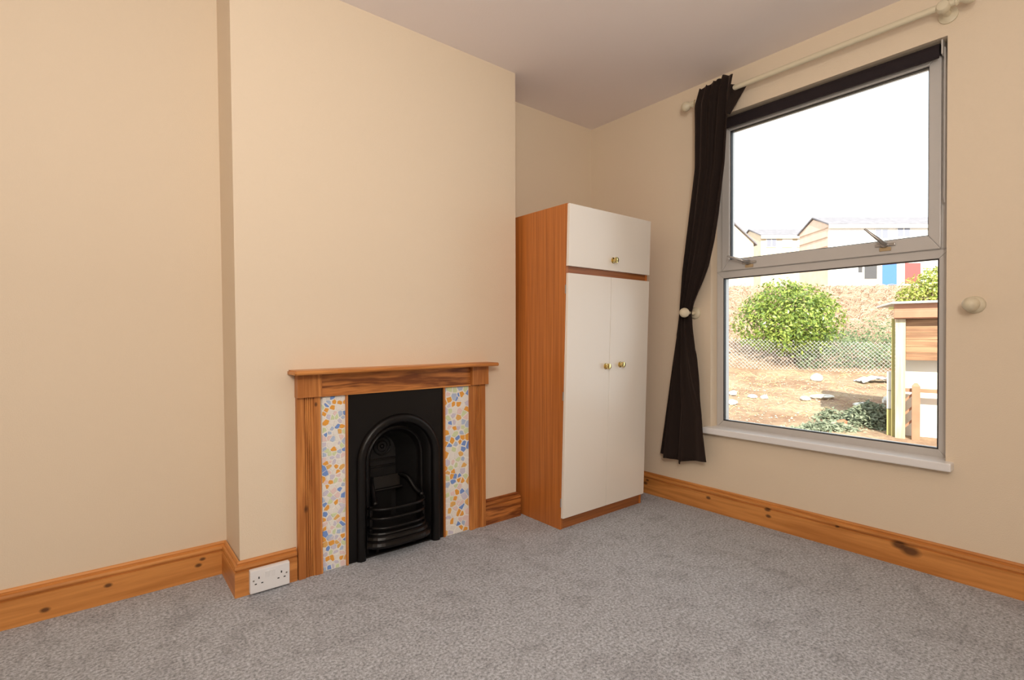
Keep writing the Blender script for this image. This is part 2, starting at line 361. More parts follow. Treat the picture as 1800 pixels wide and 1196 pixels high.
# ------------------------------------------------------------------ curtain pole, curtain, holdbacks
PX, PZ = XW - .09, 2.307
t = thing('curtain_pole', 'cream wooden curtain pole with ball finials fixed above the window', 'curtain pole', (PX, 1.03, PZ))
bm = bmesh.new(); lathe(bm, [(0, -.56), (.0135, -.56), (.0135, .575), (0, .575)], (0, 0, 0), (0, 1, 0), 20); autosmooth(obj('pole', bm, m_cream, t))
FIN = [(.0135, 0), (.017, .002), (.017, .008), (.011, .012), (.012, .018), (.021, .027), (.0265, .040), (.0265, .050), (.021, .062), (.010, .070), (0, .072)]
for y, s in ((-.56, -1), (.575, 1)):
    bm = bmesh.new(); lathe(bm, FIN, (0, y, 0), (0, s, 0), 24); autosmooth(obj('finial', bm, m_cream, t))
for y in (-.524, .535):
    bm = bmesh.new(); lathe(bm, [(0, 0), (.032, 0), (.032, .008), (.020, .014), (.013, .022), (.013, .066), (.020, .072), (.0245, .083), (.0245, .098), (.018, .108), (0, .112)], (PX + .0895 - PX, y, -.004), (-1, 0, 0), 24)
    autosmooth(obj('bracket', bm, m_cream, t))

cur = thing('curtain', 'dark brown velvet curtain gathered behind a cream holdback beside the window', 'curtain', (XW - .10, 1.64, 0))
rowtab = [(.285, 1.838, 1.520, .085), (.45, 1.812, 1.545, .080), (.63, 1.782, 1.560, .078), (.90, 1.742, 1.592, .072), (1.06, 1.718, 1.622, .066), (1.125, 1.710, 1.632, .064), (1.19, 1.703, 1.612, .068), (1.27, 1.690, 1.562, .080),
          (1.38, 1.672, 1.508, .095), (1.52, 1.646, 1.468, .106), (1.65, 1.622, 1.440, .115), (1.92, 1.578, 1.398, .125), (2.16, 1.572, 1.378, .130), (2.28, 1.572, 1.366, .132), (2.365, 1.545, 1.350, .132)]
bm = bmesh.new(); NC, NR = 160, 110; grid = []
for j in range(NR + 1):
    z = .285 + (2.365 - .285) * j / NR
    yl, yr, xo = lerp(rowtab, z)
    row = []
    squeeze = max(0.0, 1 - abs(z - 1.125) / .22)
    top = max(0.0, min(1, (z - 2.2) / .16))
    for i in range(NC + 1):
        s = i / NC
        ph = 2 * math.pi * ((2.6 + 2.6 * max(0, min(1, (z - .55) / .75))) * s + .35 * math.sin(3.1 * s + z * .5) + .04 * math.sin(z * 5))
        amp = (.016 + .007 * math.sin(4 * s + 2 * z)) * (1 - .35 * squeeze)
        if z < 1.0: amp *= .8 + .75 * (1.0 - z)
        dx = amp * (math.sin(ph) + .25 * math.sin(2.3 * ph + 1.2 + z)) + top * .005 * math.sin(2 * math.pi * 11 * s)
        if s > .9: dx *= (1 - s) / .1 * (1 - .3 * top) + .3 * (1 - top) * (s - .9) / .1
        dx *= 1 - .35 * top
        dy = .35 * amp * math.cos(ph)
        y = yl + (yr - yl) * s + dy * (1 if 0.02 < s < .98 else 0)
        x = XW - xo + dx + .012 * noise.noise((s * 3, z * 1.6, 3.3))
        if squeeze > 0: x = min(x, XW - .030)
        x = min(x, XW - .022)
        zz = z
        if j == 0: zz += -.030 * s / .5 if s < .5 else -.014 + .05 * (s - .5)
        if j > NR - 10: zz += (.005 * math.sin(2 * math.pi * 5 * s + 1) + .026 * min(s, .8) - .018 - max(0, s - .93) * .16) * (1 - (NR - j) / 10)
        row.append(bm.verts.new((x - (XW - .10), y - 1.64, zz)))
    grid.append(row)
for j in range(NR):
    for i in range(NC): bm.faces.new((grid[j][i], grid[j][i + 1], grid[j + 1][i + 1], grid[j + 1][i]))
o = obj('drape', bm, m_curtain, cur, smooth=True)
md = o.modifiers.new('thick', 'SOLIDIFY'); md.thickness = .004; md.offset = 0
# the back hem of the curtain, folded towards the wall at the window side
bm = bmesh.new(); g2 = []
for j in range(17):
    z = 2.17 + (2.322 - 2.17) * j / 16; q = j / 16
    g2.append([bm.verts.new((XW - .125 + .095 * u * (.25 + .75 * q) - (XW - .10), 1.395 - .016 * q - .014 * u - .036 * u * q - 1.64, z)) for u in (0, .2, .4, .6, .8, 1)])
for j in range(16):
    for i in range(5): bm.faces.new((g2[j][i], g2[j][i + 1], g2[j + 1][i + 1], g2[j + 1][i]))
o = obj('return_edge', bm, m_curtain, cur, smooth=True); md = o.modifiers.new('thick', 'SOLIDIFY'); md.thickness = .004; md.offset = 0
for k, y in enumerate((1.585, 1.545, 1.50, 1.455, 1.41, 1.37)):
    bm = bmesh.new(); pts = [(PX - (XW - .10) + .021 * math.cos(a), y - 1.64 + .004 * math.sin(a), PZ - .006 + .021 * math.sin(a)) for a in [2 * math.pi * i / 20 for i in range(21)]]
    tube(bm, pts, .0026, 6); obj('curtain_ring', bm, m_tapeb if k == 0 else m_curtain, cur, smooth=True)

def holdback(y, z, reach, label):
    t = thing('curtain_holdback', label, 'holdback', (XW, y, z), group=None)
    bm = bmesh.new(); lathe(bm, [(0, 0), (.034, 0), (.034, .006), (.028, .012), (.015, .016)], (-.0005, 0, 0), (-1, 0, 0), 28); autosmooth(obj('base_disc', bm, m_cream, t), 50)
    bm = bmesh.new(); lathe(bm, [(.012, .012), (.010, .020), (.013, .026), (.010, .034), (.0095, reach - .034), (.013, reach - .028)], (0, 0, 0), (-1, 0, 0), 24); autosmooth(obj('stem', bm, m_cream, t), 50)
    r = .0275
    bm = bmesh.new(); lathe(bm, [(0 if k in (0, 16) else r * math.sin(math.pi * k / 16), reach - r * math.cos(math.pi * k / 16)) for k in range(17)], (0, 0, 0), (-1, 0, 0), 28); obj('ball', bm, m_cream, t, smooth=True)
holdback(1.643, 1.129, .115, 'cream ball holdback pinning the dark brown curtain to the wall')
holdback(.421, 1.119, .075, 'cream ball holdback alone on bare wall right of the window')

# ------------------------------------------------------------------ wardrobe (it stands a little racked, its top leaning forward)
WX0, WX1, WYF, WYB, WT = 1.836, 2.506, 1.880, 2.405, 1.668
t = thing('wardrobe', 'teak effect wardrobe with cream doors and top cupboard, in the alcove corner', 'wardrobe', (WX0, WYF, 0))
RK = .033
def rack(bm):
    for v in bm.verts:
        v.co.y -= RK * v.co.z
    bmesh.ops.translate(bm, verts=bm.verts, vec=(-WX0, -WYF, 0)); return bm
def wd(name, bm, m, parent=None): return obj(name, rack(bm), m, parent or t)
wd('side_panel', B((WX0, WYF, 0), (WX0 + .016, WYB, WT), .0008), m_teak)
wd('side_panel', B((WX1 - .016, WYF, 0), (WX1, WYB, WT), .0008), m_teak)
wd('top_panel', B((WX0 + .0165, WYF, WT - .018), (WX1 - .0165, WYB, WT - .002)), m_teak)
wd('back_panel', B((WX0 + .0165, WYB - .006, .07), (WX1 - .0165, WYB, WT - .019)), m_teak)
wd('divider_rail', B((WX0 + .0165, WYF + .001, 1.300), (WX1 - .0165, WYB - .007, 1.360)), m_plinth)
wd('bottom_panel', B((WX0 + .0165, WYF + .002, .055), (WX1 - .0165, WYB - .007, .070)), m_teak)
wd('plinth', B((WX0 + .0165, WYF + .004, 0), (WX1 - .0165, WYF + .020, .0545)), m_plinth)
YD0, YD1 = WYF - .018, WYF - .0015
XM = 2.168
def knob(x, z, parent):
    bm = bmesh.new(); lathe(bm, [(0, 0), (.0165, 0), (.0165, .0025), (.0145, .004), (.007, .006), (.006, .013), (.010, .016), (.0155, .019), (.0165, .024), (.014, .029), (.009, .0305)], (x, YD0, z), (0, -1, 0), 24)
    o = autosmooth(wd('knob', bm, m_brass, parent)); o['label'] = 'round brass knob'
    return o
d1 = wd('upper_door', B((WX0 + .0005, YD0, 1.352), (WX1 - .0005, YD1, 1.664), .0015), m_door)
d2 = wd('left_door', B((WX0 + .002, YD0, .061), (XM - .001, YD1, 1.316), .0015), m_door)
d3 = wd('right_door', B((XM + .001, YD0, .061), (WX1 - .0005, YD1, 1.316), .0015), m_door)
knob(2.177, 1.408, d1); knob(2.138, .833, d2); knob(2.258, .838, d3)
for z in (.14, .69, 1.235):
    bm = bmesh.new(); tube(bm, [(WX0 - .0005, YD1 + .001, z - .022), (WX0 - .0005, YD1 + .001, z + .022)], .0028, 8); wd('hinge', bm, m_handle, d2)

# ------------------------------------------------------------------ fireplace surround: pine, with mosaic slips
t = thing('fireplace_surround', 'pine fireplace surround with mantel shelf and pastel mosaic strips on the chimney breast', 'fireplace', (1.10, YC, 0))
def fp(name, bm, m, parent=None, smooth=False):
    bmesh.ops.translate(bm, verts=bm.verts, vec=(-1.10, -YC, 0)); return obj(name, bm, m, parent or t, smooth=smooth)
def local(m, off):      # knots were given in room coordinates
    for n in m.node_tree.nodes:
        if n.type == 'VECT_MATH' and n.operation == 'SUBTRACT':
            v = n.inputs[1].default_value; n.inputs[1].default_value = (v[0] - off[0], v[1] - off[1], v[2] - off[2])
local(m_pine_z, (1.10, YC, 0))
bm = bmesh.new(); SP = [(0, .845), (.104, .845), (.109, .849), (.110, .854), (.108, .859), (.103, .862), (0, .862)]
sweep(bm, [(d, z) for d, z in SP], (.594, YC, 0), (1.598, YC, 0), (0, -1, 0))
bmesh.ops.bevel(bm, geom=[e for e in bm.edges if abs(e.verts[0].co.x - e.verts[1].co.x) < 1e-5 and min(abs(e.verts[0].co.x - .594), abs(e.verts[0].co.x - 1.598)) < 1e-4 and e.verts[0].co.y < YC - .001], offset=.005, segments=2, affect='EDGES')
fp('mantel_shelf', bm, m_pine_x)
for x0, x1 in ((.6207, .7195), (1.476, 1.577)):
    fp('corbel_block', B((x0, YC - .043, .748), (x1, YC - .0005, .845), .0015), m_pine_z)
def pilaster(x0t, x1t, x0b, x1b):
    # reeded front: grooves in the middle of the board
    bm = bmesh.new(); D = .022; g = .0065
    us = [0, .012, .285, .295, .33, .345, .36, .415, .43, .445, .493, .508, .523, .575, .59, .605, .655, .67, .705, .715, .988, 1]
    k0, k1 = D - .005, D - .011
    ds = [.019, D, D, k0, k0, k1, k0, k0, k1, k0, k0, k1, k0, k0, k1, k0, k0, k0, k0, D, D, .019]
    lo = [(x0b + (x1b - x0b) * u, YC - d, 0) for u, d in zip(us, ds)] + [(x1b, YC, 0), (x0b, YC, 0)]
    hi = [(x0t + (x1t - x0t) * u, YC - d, .7475) for u, d in zip(us, ds)] + [(x1t, YC, .7475), (x0t, YC, .7475)]
    a = [bm.verts.new(p) for p in lo]; b = [bm.verts.new(p) for p in hi]; n = len(a)
    for k in range(n): bm.faces.new((a[k], a[(k + 1) % n], b[(k + 1) % n], b[k]))
    bm.faces.new(a); bm.faces.new(b)
    fp('pilaster', bm, m_pine_z)
pilaster(.6235, .7185, .6275, .7275); pilaster(1.476, 1.571, 1.476, 1.5735)
fp('frieze', B((.7200, YC - .022, .7485), (1.4755, YC - .0005, .845), .001), m_pine_frieze)
fp('frieze_bead', B((.7200, YC - .026, .7450), (1.4755, YC - .0225, .752), .0012), m_pine_x)
fp('edge_bead', B((.8305, YC - .016, 0), (.8395, YC - .0005, .7445), .002), m_pine_z)
fp('edge_bead', B((1.3225, YC - .016, 0), (1.3315, YC - .0005, .7445), .002), m_pine_z)
# mosaic: broken tile chips set in white grout
m_grout = simple('white_grout', (0.86, 0.84, 0.79), 0.8, bump=.3, bscale=300)
CH = {k: simple('glazed_' + k, c, 0.22) for k, c in dict(white=(.86, .84, .80), orange=(.85, .40, .07), ochre=(.82, .48, .15), blue=(.20, .34, .72), sky=(.48, .58, .76), lilac=(.66, .63, .74), pink=(.84, .66, .64), green=(.68, .77, .48)).items()}
CW = [('white', 23), ('orange', 15), ('ochre', 5), ('blue', 10), ('sky', 9), ('lilac', 13), ('pink', 14), ('green', 12)]
rnd = random.Random(11)
def clip(poly, px, pz, nx, nz):
    out = []
    for (a, b), (c, d) in zip(poly, poly[1:] + poly[:1]):
        s0 = (a - px) * nx + (b - pz) * nz; s1 = (c - px) * nx + (d - pz) * nz
        if s0 <= 0: out.append((a, b))
        if s0 * s1 < 0:
            q = s0 / (s0 - s1); out.append((a + (c - a) * q, b + (d - b) * q))
    return out
def mosaic(x0, x1, z0, z1, pitch):
    pan = fp('tile_panel', B((x0, YC - .006, z0), (x1, YC - .0005, z1)), m_grout)
    nx = max(2, round((x1 - x0) / pitch)); nz = round((z1 - z0) / pitch); pts = []
    for j in range(nz):
        for i in range(nx):
            pts.append((x0 + (i + .5 + rnd.uniform(-.42, .42) + (.25 if j % 2 else -.25)) * (x1 - x0) / nx, z0 + (j + .5 + rnd.uniform(-.42, .42)) * (z1 - z0) / nz))
    for (px, pz) in pts:
        poly = [(x0, z0), (x1, z0), (x1, z1), (x0, z1)]
        for (qx, qz) in pts:
            if (qx, qz) == (px, pz) or math.hypot(qx - px, qz - pz) > pitch * 3.5: continue
            poly = clip(poly, (px + qx) / 2, (pz + qz) / 2, qx - px, qz - pz)
            if len(poly) < 3: break
        if len(poly) < 3: continue
        cx = sum(p[0] for p in poly) / len(poly); cz = sum(p[1] for p in poly) / len(poly)
        k = rnd.choices([c[0] for c in CW], [c[1] for c in CW])[0]
        sh = rnd.uniform(.84, .94) if k == 'white' else rnd.uniform(.72, .95)
        an = rnd.uniform(0, math.pi); ex = rnd.uniform(.75, 1.0)
        q = []
        for (a, b) in poly:
            a, b = (a - cx) * sh, (b - cz) * sh
            u, v = a * math.cos(an) + b * math.sin(an), (-a * math.sin(an) + b * math.cos(an)) * ex
            q.append((cx + u * math.cos(an) - v * math.sin(an), cz + u * math.sin(an) + v * math.cos(an)))
        h = rnd.uniform(.0015, .0028)
        bm = bmesh.new()
        a = [bm.verts.new((x - 1.10, -.0058, z)) for x, z in q]
        b = [bm.verts.new((cx + (x - cx) * .93 - 1.10, -.006 - h, cz + (z - cz) * .93)) for x, z in q]
        n = len(q)
        for i in range(n): bm.faces.new((a[i], a[(i + 1) % n], b[(i + 1) % n], b[i]))
        bm.faces.new(b)
        obj('mosaic_chip', bm, CH[k], pan)
mosaic(.7285, .8300, .0, .7445, .0215); mosaic(1.332, 1.4755, .0, .7445, .0275)

# ------------------------------------------------------------------ cast iron fireplace insert
AX, AZ = 1.090, .427
t = thing('cast_iron_fireplace', 'black cast iron arched fireplace insert with barred grate', 'fireplace', (AX, YC, 0))
def ip(name, bm, m=m_iron, parent=None, smooth=False):
    bmesh.ops.translate(bm, verts=bm.verts, vec=(-AX, -YC, 0)); return obj(name, bm, m, parent or t, smooth=smooth)
def arch(r, n=40, zb=0.0):
    return [(AX - r, zb)] + [(AX - r * math.cos(math.pi * k / n), AZ + r * math.sin(math.pi * k / n)) for k in range(n + 1)] + [(AX + r, zb)]
PX0, PX1, PZ1 = .8398, 1.3222, .7445
def outer(n=40):
    pts = [(PX0, 0)]
    for k in range(n + 1):
        a = math.pi * k / n; c, s = -math.cos(a), math.sin(a)
        tt = min((PX1 - AX) / c if c > 1e-6 else 9, (AX - PX0) / -c if c < -1e-6 else 9, (PZ1 - AZ) / s if s > 1e-6 else 9)
        pts.append((AX + c * tt, AZ + s * tt))
    for c in ((PX0, PZ1), (PX1, PZ1)):       # put the nearest ray on the corner
        k = min(range(1, len(pts)), key=lambda i: math.hypot(pts[i][0] - c[0], pts[i][1] - c[1])); pts[k] = c
    return pts + [(PX1, 0)]
bm = bmesh.new(); band(bm, arch(.200), outer(), YC - .006, YC - .0005)
ip('face_plate', bm)
# convex arch roll + stepped recess, as loops of increasing depth
def arch_strip(loops):
    bm = bmesh.new(); rows = []
    for r, d in loops: rows.append([bm.verts.new((x, YC - d, z)) for x, z in arch(r)])
    for A, Bq in zip(rows, rows[1:]):
        for k in range(len(A) - 1): bm.faces.new((A[k], A[k + 1], Bq[k + 1], Bq[k]))
    return bm
roll = [(.212, .004)] + [(.190 + .021 * math.cos(math.pi * k / 12), .006 + .020 * math.sin(math.pi * k / 12)) for k in range(13)] + [(.168, -.002)]
autosmooth(ip('arch_moulding', arch_strip(roll)), 60)
autosmooth(ip('arch_recess', arch_strip([(.169, -.001), (.158, -.012), (.150, -.030), (.146, -.036), (.141, -.035), (.137, -.032), (.133, -.034), (.129, -.040), (.126, -.050), (.118, -.060)])), 60)
# firebox: splayed cheeks, back with medallion
bm = bmesh.new(); f = arch(.119); bk = [(AX + (x - AX) * .60, z if z < .01 else AZ + (z - AZ) * .72 - .01) for x, z in f]
a = [bm.verts.new((x, YC + .059, z)) for x, z in f]; b = [bm.verts.new((x, YC + .19, z)) for x, z in bk]
for k in range(len(a) - 1): bm.faces.new((a[k], a[k + 1], b[k + 1], b[k]))
ip('firebox_cheeks', bm, m_soot)
bm = bmesh.new(); bv = [bm.verts.new((x, YC + .1905, z)) for x, z in bk]; bm.faces.new(bv); ip('fireback', bm, m_soot)
bm = bmesh.new()
for r, w in ((.042, .004), (.026, .003)):
    tube(bm, [(AX + r * math.cos(q), YC + .185, .452 + r * math.sin(q)) for q in [2 * math.pi * i / 28 for i in range(29)]], w, 6)
lathe(bm, [(.012, 0), (.011, .006), (.006, .010), (0, .011)], (AX, YC + .190, .452), (0, -1, 0), 16)
ip('medallion', bm, m_iron, smooth=True)
bm = bmesh.new()
for z in (.385, .352): box(bm, (AX - .068, YC + .178, z), (AX + .068, YC + .1895, z + .008), .002)
ip('fireback_ledge', bm)
ip('hearth_plate', B((PX0 + .02, YC + .0, .0), (PX1 - .02, YC + .19, .006)), m_soot)
bm = bmesh.new()            # chair-like basket back and curved arms
hexa(bm, [(1.010, YC + .108, .268), (1.148, YC + .108, .268), (1.148, YC + .115, .268), (1.010, YC + .115, .268), (1.006, YC + .126, .322), (1.152, YC + .126, .322), (1.152, YC + .133, .322), (1.006, YC + .133, .322)], .002)
tube(bm, [(1.004, YC + .103, .264), (1.079, YC + .101, .263), (1.156, YC + .103, .264)], .0065, 8)
ip('basket_back', bm)
def arm(pts):
    bm = bmesh.new(); n = 14; P = [Vector(p) for p in pts]; out = []
    for i in range(n + 1):      # Catmull-Rom through the points
        u = i / n * (len(P) - 1); k = min(int(u), len(P) - 2); f = u - k
        a, b, c, d = P[max(k - 1, 0)], P[k], P[k + 1], P[min(k + 2, len(P) - 1)]
        out.append(.5 * ((2 * b) + (c - a) * f + (2 * a - 5 * b + 4 * c - d) * f * f + (3 * b - a - 3 * c + d) * f ** 3))
    tube(bm, out, .0105, 8); e = out[-1]
    lathe(bm, [(0 if k in (0, 8) else .012 * math.sin(math.pi * k / 8), -.012 * math.cos(math.pi * k / 8)) for k in range(9)], e, (0, 0, 1), 12)
    return bm
ip('basket_arm', arm([(1.152, YC + .124, .318), (1.174, YC + .085, .308), (1.190, YC + .035, .258), (1.204, YC + .0, .238)]), smooth=True)
ip('basket_arm', arm([(1.006, YC + .124, .318), (.990, YC + .085, .308), (.978, YC + .035, .262), (.968, YC + .0, .238)]), smooth=True)
def bow(z, r, x0, x1, d0, d1, seg=8):
    bm = bmesh.new(); n = 18
    tube(bm, [(x0 + (x1 - x0) * i / n, YC - d0 - (d1 - d0) * (1 - (2 * i / n - 1) ** 4) ** .8, z) for i in range(n + 1)], r, seg); return bm
for z in (.222, .180, .137): ip('grate_bar', bow(z, .0068, .936, 1.218, -.005, .062), smooth=True)
bm = bmesh.new(); n = 20        # moulded lip at the foot of the grate
LP = [(.0, .118), (.006, .118), (.009, .112), (.006, .106), (.013, .100), (.017, .090), (.014, .084), (.022, .078), (.026, .066), (.024, .056), (.0, .056)]
rows = []
for i in range(n + 1):
    u = 2 * i / n - 1; d = .055 * (1 - u ** 4) ** .8 + .004
    rows.append([bm.verts.new((1.077 + .138 * u + (u * q * .9), YC - d - q, z)) for q, z in LP])
for A, Bq in zip(rows, rows[1:]):
    for k in range(len(LP)): bm.faces.new((A[k], A[(k + 1) % len(LP)], Bq[(k + 1) % len(LP)], Bq[k]))
bm.faces.new(rows[0]); bm.faces.new(rows[-1])
ip('grate_lip', bm)
for x in (.944, 1.210): ip('grate_upright', B((x - .006, YC - .012, .112), (x + .006, YC - .002, .232), .001))
for x in (.985, 1.170): ip('grate_foot', B((x - .007, YC + .012, .006), (x + .007, YC + .022, .104), .001))
ip('grate_floor', B((.958, YC - .045, .104), (1.196, YC + .165, .112)), m_soot)
bm = bmesh.new(); box(bm, (1.02, YC + .150, .113), (1.12, YC + .160, .295), .001); ip('basket_plate', bm)

# ------------------------------------------------------------------ socket
t = thing('power_socket', 'white double switched power socket on the skirting left of the fireplace', 'socket', (.5155, YC - .019, .053))
def sp(name, bm, m=m_plastic, parent=None): return obj(name, bm, m, parent or t)
fpz = bmesh.new(); hexa(fpz, [(-.0725, -.022, -.0455), (.0725, -.022, -.0455), (.0725, -.0005, -.0455), (-.0725, -.0005, -.0455), (-.0725, -.022, .0435), (.0725, -.022, .0435), (.0725, -.0005, .0455), (-.0725, -.0005, .0455)], .004)
sp('face_plate', fpz)
for x in (-.0105, .0105):
    bm = bmesh.new(); hexa(bm, [(x - .0075, -.0225, .006), (x + .0075, -.0225, .006), (x + .0075, -.021, .006), (x - .0075, -.021, .006), (x - .0075, -.0255, .030), (x + .0075, -.0255, .030), (x + .0075, -.021, .030), (x - .0075, -.021, .030)], .001); sp('rocker_switch', bm)
for cx in (-.041, .041):
    for (dx, dz, w, h) in ((0, .012, .0022, .0042), (-.0115, -.010, .0036, .002), (.0115, -.010, .0036, .002)):
        sp('pin_slot', B((cx + dx - w, -.0226, dz - h), (cx + dx + w, -.0215, dz + h)), m_dark)
for x in (-.060, .060):
    bm = bmesh.new(); lathe(bm, [(0, 0), (.0035, 0), (.0035, .0012), (0, .0016)], (x, -.0216, .004), (0, -1, 0), 12); sp('screw', bm, m_handle)

# ================================================================== outdoors
# depth F is measured along the view axis of the plan, RR to its right; z above the bedroom floor
def P(RR, F, z): return RT0 * RR + FW0 * F + Vector((0, 0, z))
def ground_z(F, RR=0.0):
    z = lerp([(2, -.24), (5.5, -.107), (6.5, -.075), (10, .215), (10.6, .28), (13, .94), (20, 2.68), (24, 3.10), (45, 5.37), (50, 5.80), (120, 6.1)], F)[0]
    return z + (.028 * noise.noise((RR * .9, F * .9, 0))) + .014 * noise.noise((RR * 3.1, F * 3.1, 5))
m_soil, nt, b = mat('dry_soil'); L = nt.links.new
tc = N(nt, 'ShaderNodeTexCoord'); n1 = N(nt, 'ShaderNodeTexNoise'); n1.inputs['Scale'].default_value = 1.1; n1.inputs['Detail'].default_value = 8; n1.inputs['Roughness'].default_value = .7
n2 = N(nt, 'ShaderNodeTexNoise'); n2.inputs['Scale'].default_value = 14; n2.inputs['Detail'].default_value = 6; n2.inputs['Roughness'].default_value = .8
for q in (n1, n2): L(tc.outputs['Object'], q.inputs['Vector'])
r1 = N(nt, 'ShaderNodeValToRGB'); e = r1.color_ramp.elements; e[0].position = .36; e[0].color = (.27, .15, .09, 1); e[1].position = .64; e[1].color = (.47, .355, .24, 1)
r2 = N(nt, 'ShaderNodeValToRGB'); e = r2.color_ramp.elements; e[0].position = .35; e[0].color = (.62, .58, .52, 1); e[1].position = .68; e[1].color = (1.25, 1.22, 1.15, 1)
x1 = N(nt, 'ShaderNodeMix', data_type='RGBA', blend_type='MULTIPLY'); x1.inputs[0].default_value = 1
L(n1.outputs['Fac'], r1.inputs[0]); L(n2.outputs['Fac'], r2.inputs[0]); L(r1.outputs[0], x1.inputs[6]); L(r2.outputs[0], x1.inputs[7]); L(x1.outputs[2], b.inputs['Base Color'])
b.inputs['Roughness'].default_value = .95; bpn = N(nt, 'ShaderNodeBump'); bpn.inputs['Strength'].default_value = .8; bpn.inputs['Distance'].default_value = .05
L(n2.outputs['Fac'], bpn.inputs['Height']); L(bpn.outputs[0], b.inputs['Normal'])
bm = bmesh.new(); Fs = []; F = 2.6
while F < 115: Fs.append(F); F += .09 if F < 13 else (.35 if F < 26 else 4)
rows = []
for F in Fs:
    r0, r1_ = .18 * F + .2, 1.25 * F + 1.5
    if F > 30: r0 = -.4 * F
    row = []
    for i in range(91):
        RR = r0 + (r1_ - r0) * i / 90
        p = P(RR, F, ground_z(F, RR))
        if p.x < XW + .152: p.x = XW + .152
        row.append(bm.verts.new(p))
    rows.append(row)
for A, Bq in zip(rows, rows[1:]):
    for i in range(90): bm.faces.new((A[i], A[i + 1], Bq[i + 1], Bq[i]))
g = obj('garden_ground', bm, m_soil, smooth=True); g['kind'] = 'structure'

rnd = random.Random(5)
def leafy(name, m, parent, pts, size, kind=True):
    """one mesh of folded leaves at the given (point, normal-ish) list"""
    vs, fs = [], []
    for (p, nrm) in pts:
        s = size * rnd.uniform(.65, 1.25)
        d = Vector((rnd.gauss(0, 1), rnd.gauss(0, 1), rnd.gauss(0, 1) - .3)); nn = (Vector(nrm) + Vector((rnd.gauss(0, .55), rnd.gauss(0, .55), rnd.gauss(0, .55) + .35))).normalized()
        d = (d - nn * d.dot(nn)).normalized(); w = nn.cross(d)
        k = len(vs); p = Vector(p)
        vs += [p, p + d * s * .5 + w * s * .24 + nn * s * .06, p + d * s, p + d * s * .5 - w * s * .24 + nn * s * .06]
        fs += [(k, k + 1, k + 2), (k, k + 2, k + 3)]
    me = bpy.data.meshes.new(name); me.from_pydata([tuple(v) for v in vs], [], fs); me.update()
    o = link(name, me, m, parent)
    if kind: o['kind'] = 'stuff'
    return o
def leaf_mat(name, c0, c1, rough=.35):
    m, nt, b = mat(name); L = nt.links.new
    gi = N(nt, 'ShaderNodeNewGeometry'); rp = N(nt, 'ShaderNodeValToRGB'); rp.color_ramp.elements[0].color = (*c0, 1); rp.color_ramp.elements[1].color = (*c1, 1)
    L(gi.outputs['Random Per Island'], rp.inputs[0]); L(rp.outputs[0], b.inputs['Base Color']); b.inputs['Roughness'].default_value = rough
    b.inputs['Transmission Weight'].default_value = 0.0; b.inputs['Subsurface Weight'].default_value = 0.0
    tr = N(nt, 'ShaderNodeBsdfTranslucent'); L(rp.outputs[0], tr.inputs[0]); mx = N(nt, 'ShaderNodeMixShader'); mx.inputs[0].default_value = .35
    L(b.outputs[0], mx.inputs[1]); L(tr.outputs[0], mx.inputs[2]); L(mx.outputs[0], nt.nodes['Material Output'].inputs[0])
    return m
m_laurel = leaf_mat('laurel_leaf', (.08, .15, .022), (.38, .46, .09), .22)
m_yell = leaf_mat('yellow_green_leaf', (.22, .30, .05), (.50, .50, .12))
m_ivy = leaf_mat('dull_ivy_leaf', (.07, .12, .05), (.24, .29, .14), .5)
m_bark = simple('grey_brown_bark', (.16, .11, .075), .9, bump=.5, bscale=30)
m_twig = simple('dry_bramble_stem', (.40, .27, .195), .9, var=.35, vscale=3)
def shrub(label, RR, F, z0, lobes, n, size, m, name='laurel_bush'):
    base = P(RR, F, z0)
    t = thing(name, label, 'bush', base)
    pts = []
    tot = sum(l[3] ** 2 for l in lobes)
    for (dx, dy, dz, r) in lobes:
        c = RT0 * dx + FW0 * dy + Vector((0, 0, dz))
        for _ in range(int(n * r * r / tot)):
            v = Vector((rnd.gauss(0, 1), rnd.gauss(0, 1), rnd.gauss(0, 1))).normalized()
            q = r * (1 - .42 * rnd.random() ** 1.6) * (1 + .16 * noise.noise(tuple(v * 2.6 + c)))
            pts.append((c + v * q, v))
    leafy('foliage', m, t, pts, size)
    bm = bmesh.new()
    for k in range(9):
        dx, dy, dz, r = lobes[k % len(lobes)]
        e = RT0 * (dx + rnd.uniform(-.3, .3) * r) + FW0 * dy + Vector((0, 0, dz + .3 * r)); s0 = Vector((rnd.uniform(-.08, .08), rnd.uniform(-.08, .08), -.1))
        tube(bm, [s0, s0.lerp(e, .5) + Vector((rnd.uniform(-.1, .1), rnd.uniform(-.1, .1), .05)), e], [.03, .02, .008], 6)
    obj('branches', bm, m_bark, t)
    return t
LOBES = [(0, 0, 1.05, .74), (-.60, .0, .95, .56), (.55, .1, 1.02, .58), (-.24, -.25, .72, .46), (.26, -.15, .70, .44), (-.15, .2, 1.50, .45), (.35, .25, 1.42, .42), (-.62, .1, 1.30, .30), (.80, .2, 1.30, .26)]
LOBES = [(a * 1.04, b_, c * .98, d * 1.07) for a, b_, c, d in LOBES]
shrub('large glossy green laurel bush behind the wire fence', 6.02, 11.05, ground_z(11.05, 6.02) - .06, LOBES, 9500, .085, m_laurel)
shrub('yellow green bush above the shed roof, in front of the red door', 12.9, 16.0, ground_z(16, 12.9), [(0, 0, .62, .62), (.75, .2, .78, .68), (-.45, .1, .42, .36), (.35, 0, 1.05, .45), (1.3, 0, .7, .6)], 4200, .11, m_yell, 'garden_bush')

